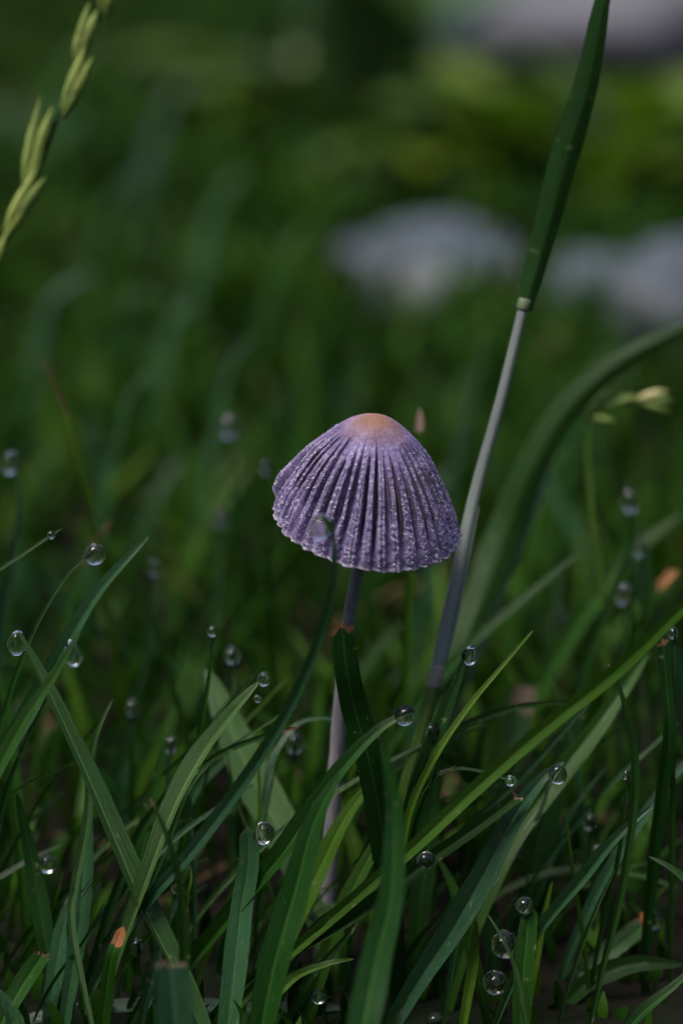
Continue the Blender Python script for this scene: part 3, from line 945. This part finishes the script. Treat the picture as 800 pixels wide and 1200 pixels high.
G_BLUR = 'blurred dew drops in the grass behind'
def drop_blade(px, py, r, dz, where, kind='hang', lean=0, w=10, mat='g'):
    drop(px, py, r, dz, 'blurred dew drop ' + where, kind, G_BLUR)
    z = at(px, py, dz).z
    h = max(6, z) / (0.09 * (FOCUS + dz) / FOCUS)
    B([(px + 2, py - r * .6, dz), (px - lean * .15, py + h * .3, dz + 1), (px - lean * .5, py + h * .55, dz + 3)], w, mat, 'soft blade tipped by the drop ' + where,
      group='out-of-focus drop-tipped blades')
for a in ((268, 500, 13, 62, 'in the soft lawn level with the cap top'), (258, 608, 11, 62, 'in the soft lawn level with the cap margin'),
          (312, 548, 8, 52, 'close beside the torn flap of the cap'), (272, 768, 11, 22, 'behind the bead on the slim upright blade'),
          (155, 829, 10, 30, 'behind the crossed creased blades'), (200, 873, 9, 22, 'just behind the light green creased blade'),
          (345, 871, 13, 20, 'beside the mushroom stem under a drooping blade'), (480, 1104, 10, 20, 'in the shade behind the wide out-of-focus blade'),
          (737, 587, 14, 40, 'highest on the dark curved blade'), (750, 643, 9, 38, 'midway in the row by the dark curved blade'),
          (729, 697, 11, 34, 'lowest of the row by the dark curved blade'), (650, 735, 18, 76, 'alone between tall stalk and curved blade'),
          (690, 963, 9, 16, 'above the tip of the folded blade'), (700, 998, 8, 14, 'half behind the folded blade'),
          (733, 908, 5, 4, 'beside the slender dark bowed blade'), (765, 1077, 11, 15, 'by the orange-brown cut end'),
          (182, 665, 9, 44, 'behind the bare tip of the channelled blade'), (574, 270, 14, 170, 'far off before the low flat stone'),
          (160, 1110, 9, 6, 'beside the orange stub'), (440, 1195, 10, 8, 'at the foot of the wide out-of-focus blade'),
          (788, 742, 7, 6, 'on the brown torn end beyond the thick stalk'), (63, 1195, 12, 6, 'low by the red-brown cut blade')):
    drop_blade(*a, lean=random.uniform(-60, 60), w=random.uniform(8, 13), mat=random.choice('gbd'))

# fine dew on the edges of the sharpest blades
def dew_beads():
    t = (1 + 5 ** .5) / 2
    ico = [Vector(v).normalized() for v in ((-1, t, 0), (1, t, 0), (-1, -t, 0), (1, -t, 0), (0, -1, t), (0, 1, t), (0, -1, -t), (0, 1, -t), (t, 0, -1), (t, 0, 1), (-t, 0, -1), (-t, 0, 1))]
    fi = [(0, 11, 5), (0, 5, 1), (0, 1, 7), (0, 7, 10), (0, 10, 11), (1, 5, 9), (5, 11, 4), (11, 10, 2), (10, 7, 6), (7, 1, 8),
          (3, 9, 4), (3, 4, 2), (3, 2, 6), (3, 6, 8), (3, 8, 9), (4, 9, 5), (2, 4, 11), (6, 2, 10), (8, 6, 7), (9, 8, 1)]
    vs, fs = [], []
    dg = bpy.context.evaluated_depsgraph_get()
    rs = random.Random(5)
    blades = [o for o in SC.objects if o.name.startswith('grass_shoot') and o.type == 'MESH' and o.get('group') == G_FRONT]
    for o in blades:
        m = o.data
        nv = len(m.vertices)
        for k in range(rs.randint(2, 9)):
            row = rs.randrange(nv // 9)
            if rs.random() < 0.7:
                j = rs.choice((0, 8))
            else:
                j = rs.randrange(1, 8)
            p = (m.vertices[row * 9 + j].co + o.location) / MM
            px, py, dz = project(p)
            if not (0 < px < 800 and 600 < py < 1200 and abs(dz) < 14):
                continue
            r = rs.uniform(0.06, 0.17)
            b0 = len(vs)
            vs += [p + i * r for i in ico]
            fs += [tuple(x + b0 for x in f) for f in fi]
    o = mesh_obj('dew_beads', vs, fs, M_WATER)
    o['kind'] = 'stuff'
    o['label'] = 'fine dew beads scattered along the wet blade edges'
    o['category'] = 'dew'
dew_beads()

# ------------------------------------------------------------------ background weeds
def leaf_mesh_pts(base, direction, length, width, droop, curl):
    d = direction.normalized()
    side = d.cross(Vector((0, 0, 1))).normalized()
    rows = []
    n = 9
    p = base.copy()
    for i in range(n):
        t = i / (n - 1)
        ww = width * math.sin(math.pi * min(1, (t * 0.92 + 0.06))) ** 0.8
        row = []
        up = side.cross(d).normalized()
        for j in range(5):
            u = -1 + j / 2
            row.append(p + side * u * ww / 2 + up * (abs(u) * ww * curl))
        rows.append(row)
        d = (d + Vector((0, 0, -droop / n))).normalized()
        p = p + d * length / (n - 1)
    return rows
M_WEED = grass_material('weed_leaf_yellow', (0.06, 0.12, 0.006), (0.10, 0.17, 0.01), transl=0.35, veins=0)
M_WEED2 = grass_material('weed_leaf_pale', (0.08, 0.15, 0.05), (0.12, 0.2, 0.08), transl=0.3, veins=0, rough=0.3)
def weed(px, py, nl, ln, wd, mat, label, elev=(15, 60), seed=0):
    rs = random.Random(seed)
    g = on_ground(px, py)
    e = empty('broadleaf_weed', g, label, 'weed', 'broad-leaved weeds far behind')
    for k in range(nl):
        a = 2 * math.pi * (k + rs.random() * .7) / nl
        el = math.radians(rs.uniform(*elev))
        d = Vector((math.cos(a) * math.cos(el), math.sin(a) * math.cos(el), math.sin(el)))
        rows = leaf_mesh_pts(g + Vector((0, 0, -1)), d, ln * rs.uniform(.7, 1.15), wd * rs.uniform(.8, 1.2), rs.uniform(.5, 1.3), rs.uniform(.05, .2))
        vs = [q for r in rows for q in r]
        mesh_obj('leaf', vs, grid_faces(9, 5), mat, e, g)
weed(520, 205, 12, 42, 20, M_WEED, 'low yellow-green leafy weed between the flat stone and the far boulder', seed=1)
weed(600, 195, 12, 46, 22, M_WEED, 'yellow-green leafy weed just behind the tall flag leaf', seed=2)
weed(690, 225, 10, 40, 18, M_WEED, 'yellow-green leafy weed behind the rounded stone', seed=3)
weed(345, 118, 11, 60, 24, M_WEED, 'bright yellow-green weed far behind the lawn, beside the pale broad-leaved weed', seed=4)
weed(432, 150, 8, 70, 30, M_WEED2, 'pale green broad-leaved weed left of the dark hollow', elev=(40, 75), seed=5)
weed(765, 190, 9, 46, 20, M_WEED, 'dim green weed beyond the rounded stone, before the boulder', seed=6)
weed(40, 185, 6, 36, 12, M_DARK, 'dark weed far behind the flowering spike', seed=7)

# ------------------------------------------------------------------ lawn fill
LIM = ([-400, 4, 12, 25, 45, 80, 150, 300, 500, 900], [1210, 1160, 1090, 970, 790, 620, 440, 260, 100, -60])
def height_cap(x, y):
    """largest blade height (mm) so that the sward keeps the mushroom in the clear"""
    g = Vector((x, y, 0))
    dz = (g - CAM).dot(D) - FOCUS
    lim = np.interp(dz, *LIM)
    k = 0.09 * (FOCUS + dz) / FOCUS
    zt = at(400, lim, dz).z
    return max(6.0, zt)

def in_stone(x, y):
    for sx_, sy_, rx, ry in STONES:
        if ((x - sx_) / (rx * 1.05)) ** 2 + ((y - sy_) / (ry * 1.05)) ** 2 < 1:
            return True
    return False
hol = on_ground(640, 100)
def bare(x, y):
    # dark bare hollow before the far boulder
    return ((x - hol.x) / 120) ** 2 + ((y - hol.y) / 75) ** 2 < 1

def in_view_margin(x, y, zmid=15):
    px, py, dz = project(Vector((x, y, zmid)))
    return -150 < px < 950 and dz > -220

# individual blades of the near sward
LBL = {'d': 'dark green', 'g': 'mid green', 'b': 'bluish green', 'y': 'yellow-green'}
cnt = 0
while cnt < 120:
    y = random.uniform(12, 190)
    x = random.uniform(-75, 75) * (1 + y / 300)
    if in_stone(x, y):
        continue
    hc = min(62, height_cap(x, y))
    h = hc * random.uniform(0.55, 1.0)
    if h < 10:
        continue
    a = random.uniform(0, 2 * math.pi)
    ln = Vector((math.cos(a), math.sin(a) * .6, 0)) * h * random.uniform(.15, .8)
    tip = Vector((x, y, h)) + ln
    mid = Vector((x, y, h * .62)) + ln * .38
    low = Vector((x, y, h * .28)) + ln * .08
    mk = random.choices('dgby', (3, 4, 4, 2))[0]
    px, py, dz = project(tip)
    if not (-30 < px < 830) or (300 < px < 560 and 470 < py < 690 and dz < 8):
        continue
    bw = random.uniform(1.4, 3.0)
    lb = '%s %s %s blade in the soft sward behind the mushroom' % ('tall' if h > 30 else 'short', 'broad' if bw > 2.2 else 'narrow', LBL[mk])
    blade([tip, mid, low, Vector((x, y, 1))], bw, mk, lb, world=True, fold=random.uniform(8, 30), roll=random.uniform(-55, 55),
          group='slender blades of the sward behind the mushroom')
    cnt += 1

# thin blades crossing between the named ones
rf = random.Random(21)
G_THIN = 'thin blades crossing round the mushroom foot'
cnt = 0
while cnt < 70:
    tx, ty = rf.uniform(-20, 820), rf.uniform(770, 1150)
    dz = rf.uniform(5, 30) if ty < 980 else rf.uniform(2, 22)
    if 350 < tx < 440 and ty < 1000:
        continue
    k = 0.09 * (FOCUS + dz) / FOCUS
    top = at(tx, ty, dz)
    if top.z < 9:
        continue
    an = rf.gauss(28, 28)          # lean from upright, mostly to the right
    ln = top.z / k * rf.uniform(.75, 1.0)
    bx, by = tx - math.sin(math.radians(an)) * ln, ty + math.cos(math.radians(an)) * ln
    bow = rf.uniform(-.12, .16) * ln
    mk = rf.choices('dgbyp', (3, 4, 4, 3, 2))[0]
    wd = rf.uniform(6, 15)
    fine = 'fine' if wd < 10 else 'slim'
    ncol = {'d': 'dark green', 'g': 'mid green', 'b': 'bluish green', 'y': 'yellow-green', 'p': 'pale green'}[mk]
    side = 'upright' if abs(an) < 14 else ('right-leaning' if an > 0 else 'left-leaning')
    blade([(tx, ty, dz), (tx * .62 + bx * .38 - bow * .9, ty * .62 + by * .38 - bow * .4, dz + 1), (tx * .3 + bx * .7 - bow * .5, ty * .3 + by * .7, dz + 2)], wd, mk,
          '%s %s %s blade in the wet grass round the mushroom foot' % (fine, side, ncol), fold=rf.uniform(18, 38), roll=rf.uniform(-35, 35), taper=rf.uniform(.4, .8), group=G_THIN)
    cnt += 1

def build_lawn():
    NB = 42000
    R, C = 6, 3
    xs = rng.uniform(-420, 420, NB * 2)
    ys = -170 + 1350 * rng.uniform(0, 1, NB * 2) ** 1.15
    V, Fc, T = [], [], []
    n = 0
    for x, y in zip(xs, ys):
        if n >= NB:
            break
        if abs(x) > 110 + max(0, y + 100) * 0.30 or in_stone(x, y) or bare(x, y):
            continue
        inv = in_view_margin(x, y)
        hc = height_cap(x, y) if inv else 45.0
        big = 1 + max(0, y - 200) / 900
        h = min(hc, 55 * big) * random.uniform(0.45, 1.0)
        h *= min(1.15, max(.35, 0.8 + 0.7 * noise.noise(Vector((x / 26, y / 32, 2))) + 0.8 * noise.noise(Vector((x / 9, y / 11, 7)))))
        if y < 15:
            h = min(h, 17)
        w_ = random.uniform(0.8, 2.0) * (1 + min(1, max(0, y - 120) / 300))
        a = random.uniform(0, 6.283)
        le = random.uniform(.1, .9) * h if y < 20 else random.uniform(.15, 1.0) * h
        straw = random.random() < .03 and 30 < y < 200
        if straw:
            h, le = random.uniform(2, 6), random.uniform(12, 35)
        dx, dy = math.cos(a) * le, math.sin(a) * le
        b = a + math.pi / 2 + random.uniform(-.9, .9)
        sx_, sy_ = math.cos(b), math.sin(b)
        fo = random.uniform(.05, .3)
        for i in range(R):
            t = i / (R - 1)
            cx, cy, cz = x + dx * t ** 1.9, y + dy * t ** 1.9, -1 + (h + 1) * (t - 0.18 * t ** 3 * (le / h))
            ww = w_ * (0.7 + 0.3 * min(1, t * 3)) * (1 if t < .5 else max(.04, ((1 - t) / .5)) ** .7) * .5
            V.append((cx - sx_ * ww, cy - sy_ * ww, cz + fo * ww))
            V.append((cx, cy, cz - fo * ww))
            V.append((cx + sx_ * ww, cy + sy_ * ww, cz + fo * ww))
        cl = 0.5 + 0.75 * noise.noise(Vector((x / 38, y / 55, 0))) + 0.35 * noise.noise(Vector((x / 12, y / 15, 5)))
        T.append(0.97 if straw or (random.random() < .01 and y > 50) else min(.94, max(0, cl * .4 + random.uniform(-.1, .62))))
        n += 1
    V = np.asarray(V, dtype=np.float32) * MM
    base = (np.arange(n) * R * C)[:, None, None]
    q = np.array([[i * 3 + j, i * 3 + j + 1, i * 3 + j + 4, i * 3 + j + 3] for i in range(R - 1) for j in range(2)])
    F = (base + q[None]).reshape(-1, 4)
    m = bpy.data.meshes.new('lawn_grass')
    m.vertices.add(len(V))
    m.vertices.foreach_set('co', V.ravel())
    m.loops.add(F.size)
    m.loops.foreach_set('vertex_index', F.ravel().astype(np.int32))
    m.polygons.add(len(F))
    m.polygons.foreach_set('loop_start', np.arange(0, F.size, 4, dtype=np.int32))
    m.polygons.foreach_set('use_smooth', np.ones(len(F), dtype=bool))
    m.update(calc_edges=True)
    at_ = m.attributes.new('tone', 'FLOAT', 'POINT')
    at_.data.foreach_set('value', np.repeat(np.asarray(T, dtype=np.float32), R * C))
    m.materials.append(M_LAWN)
    o = bpy.data.objects.new('lawn_grass', m)
    SC.collection.objects.link(o)
    o['kind'] = 'stuff'
    o['label'] = 'dense short lawn grass filling the ground behind and under the mushroom'
    o['category'] = 'grass'
build_lawn()

# ------------------------------------------------------------------ added hedges out of view, blocking the low sky
def added_hedge(c, half, label, seed):
    """added sky-blocking screen: a mass of leaves on a row of short trunks; c, half in mm"""
    rs = np.random.default_rng(seed)
    e = empty('added_hedge', (c[0], c[1], 0), label, 'added_hedge', 'added hedges blocking low sky')
    n = 9000
    p = rs.uniform(-1, 1, (n, 3))
    f = rs.integers(0, 3, n)
    sgn = np.sign(rs.uniform(-1, 1, n))
    p[np.arange(n), f] = sgn * rs.uniform(.8, 1.03, n)
    P = p * np.array(half) + np.array([c[0], c[1], half[2] + 120])
    V = []
    for q in range(n):
        a, b = rs.normal(size=3), rs.normal(size=3)
        a /= np.linalg.norm(a)
        b -= a * a.dot(b)
        b /= np.linalg.norm(b)
        l = rs.uniform(45, 85)
        V += [P[q] - a * l, P[q] + b * l * .5, P[q] + a * l, P[q] - b * l * .5]
    F = [tuple(range(4 * q, 4 * q + 4)) for q in range(n)]
    o = mesh_obj('added_foliage', V, F, M_ADDED_HEDGE, e, (c[0], c[1], 0))
    o['kind'] = 'stuff'
    ht = half[2] * 1.3
    for k in range(5):
        i = -0.8 + 0.4 * k
        x, y = (c[0] + half[0] * i, c[1]) if half[0] > half[1] else (c[0], c[1] + half[1] * i)
        v, ff, u = tube([(x, y, -40), (x + 20, y + 10, ht * .2), (x - 10, y, ht * .6), (x, y, ht)], [45, 38, 30, 18], seg=10, n=12)
        mesh_obj('added_trunk', v, ff, M_BARK, e, (c[0], c[1], 0), uv=u)
M_ADDED_HEDGE = plain('added_hedge_leaf', (0.010, 0.03, 0.008), 0.7, (0.022, 0.055, 0.015), 8.0)
M_BARK = plain('bark', (0.05, 0.04, 0.03), 0.85, None, 30.0)
added_hedge((0, 2500), (2300, 350, 420), 'unseen leaf screen added behind the boulder against low sky', 1)
added_hedge((-1950, 200), (350, 2000, 1150), 'unseen leaf screen added on the side of the flowering spike', 2)
added_hedge((1950, 200), (350, 2000, 1150), 'unseen leaf screen added on the side of the broad bending blade', 3)
added_hedge((0, -1500), (1600, 350, 1100), 'unseen leaf screen added across the lawn facing the mushroom', 4)
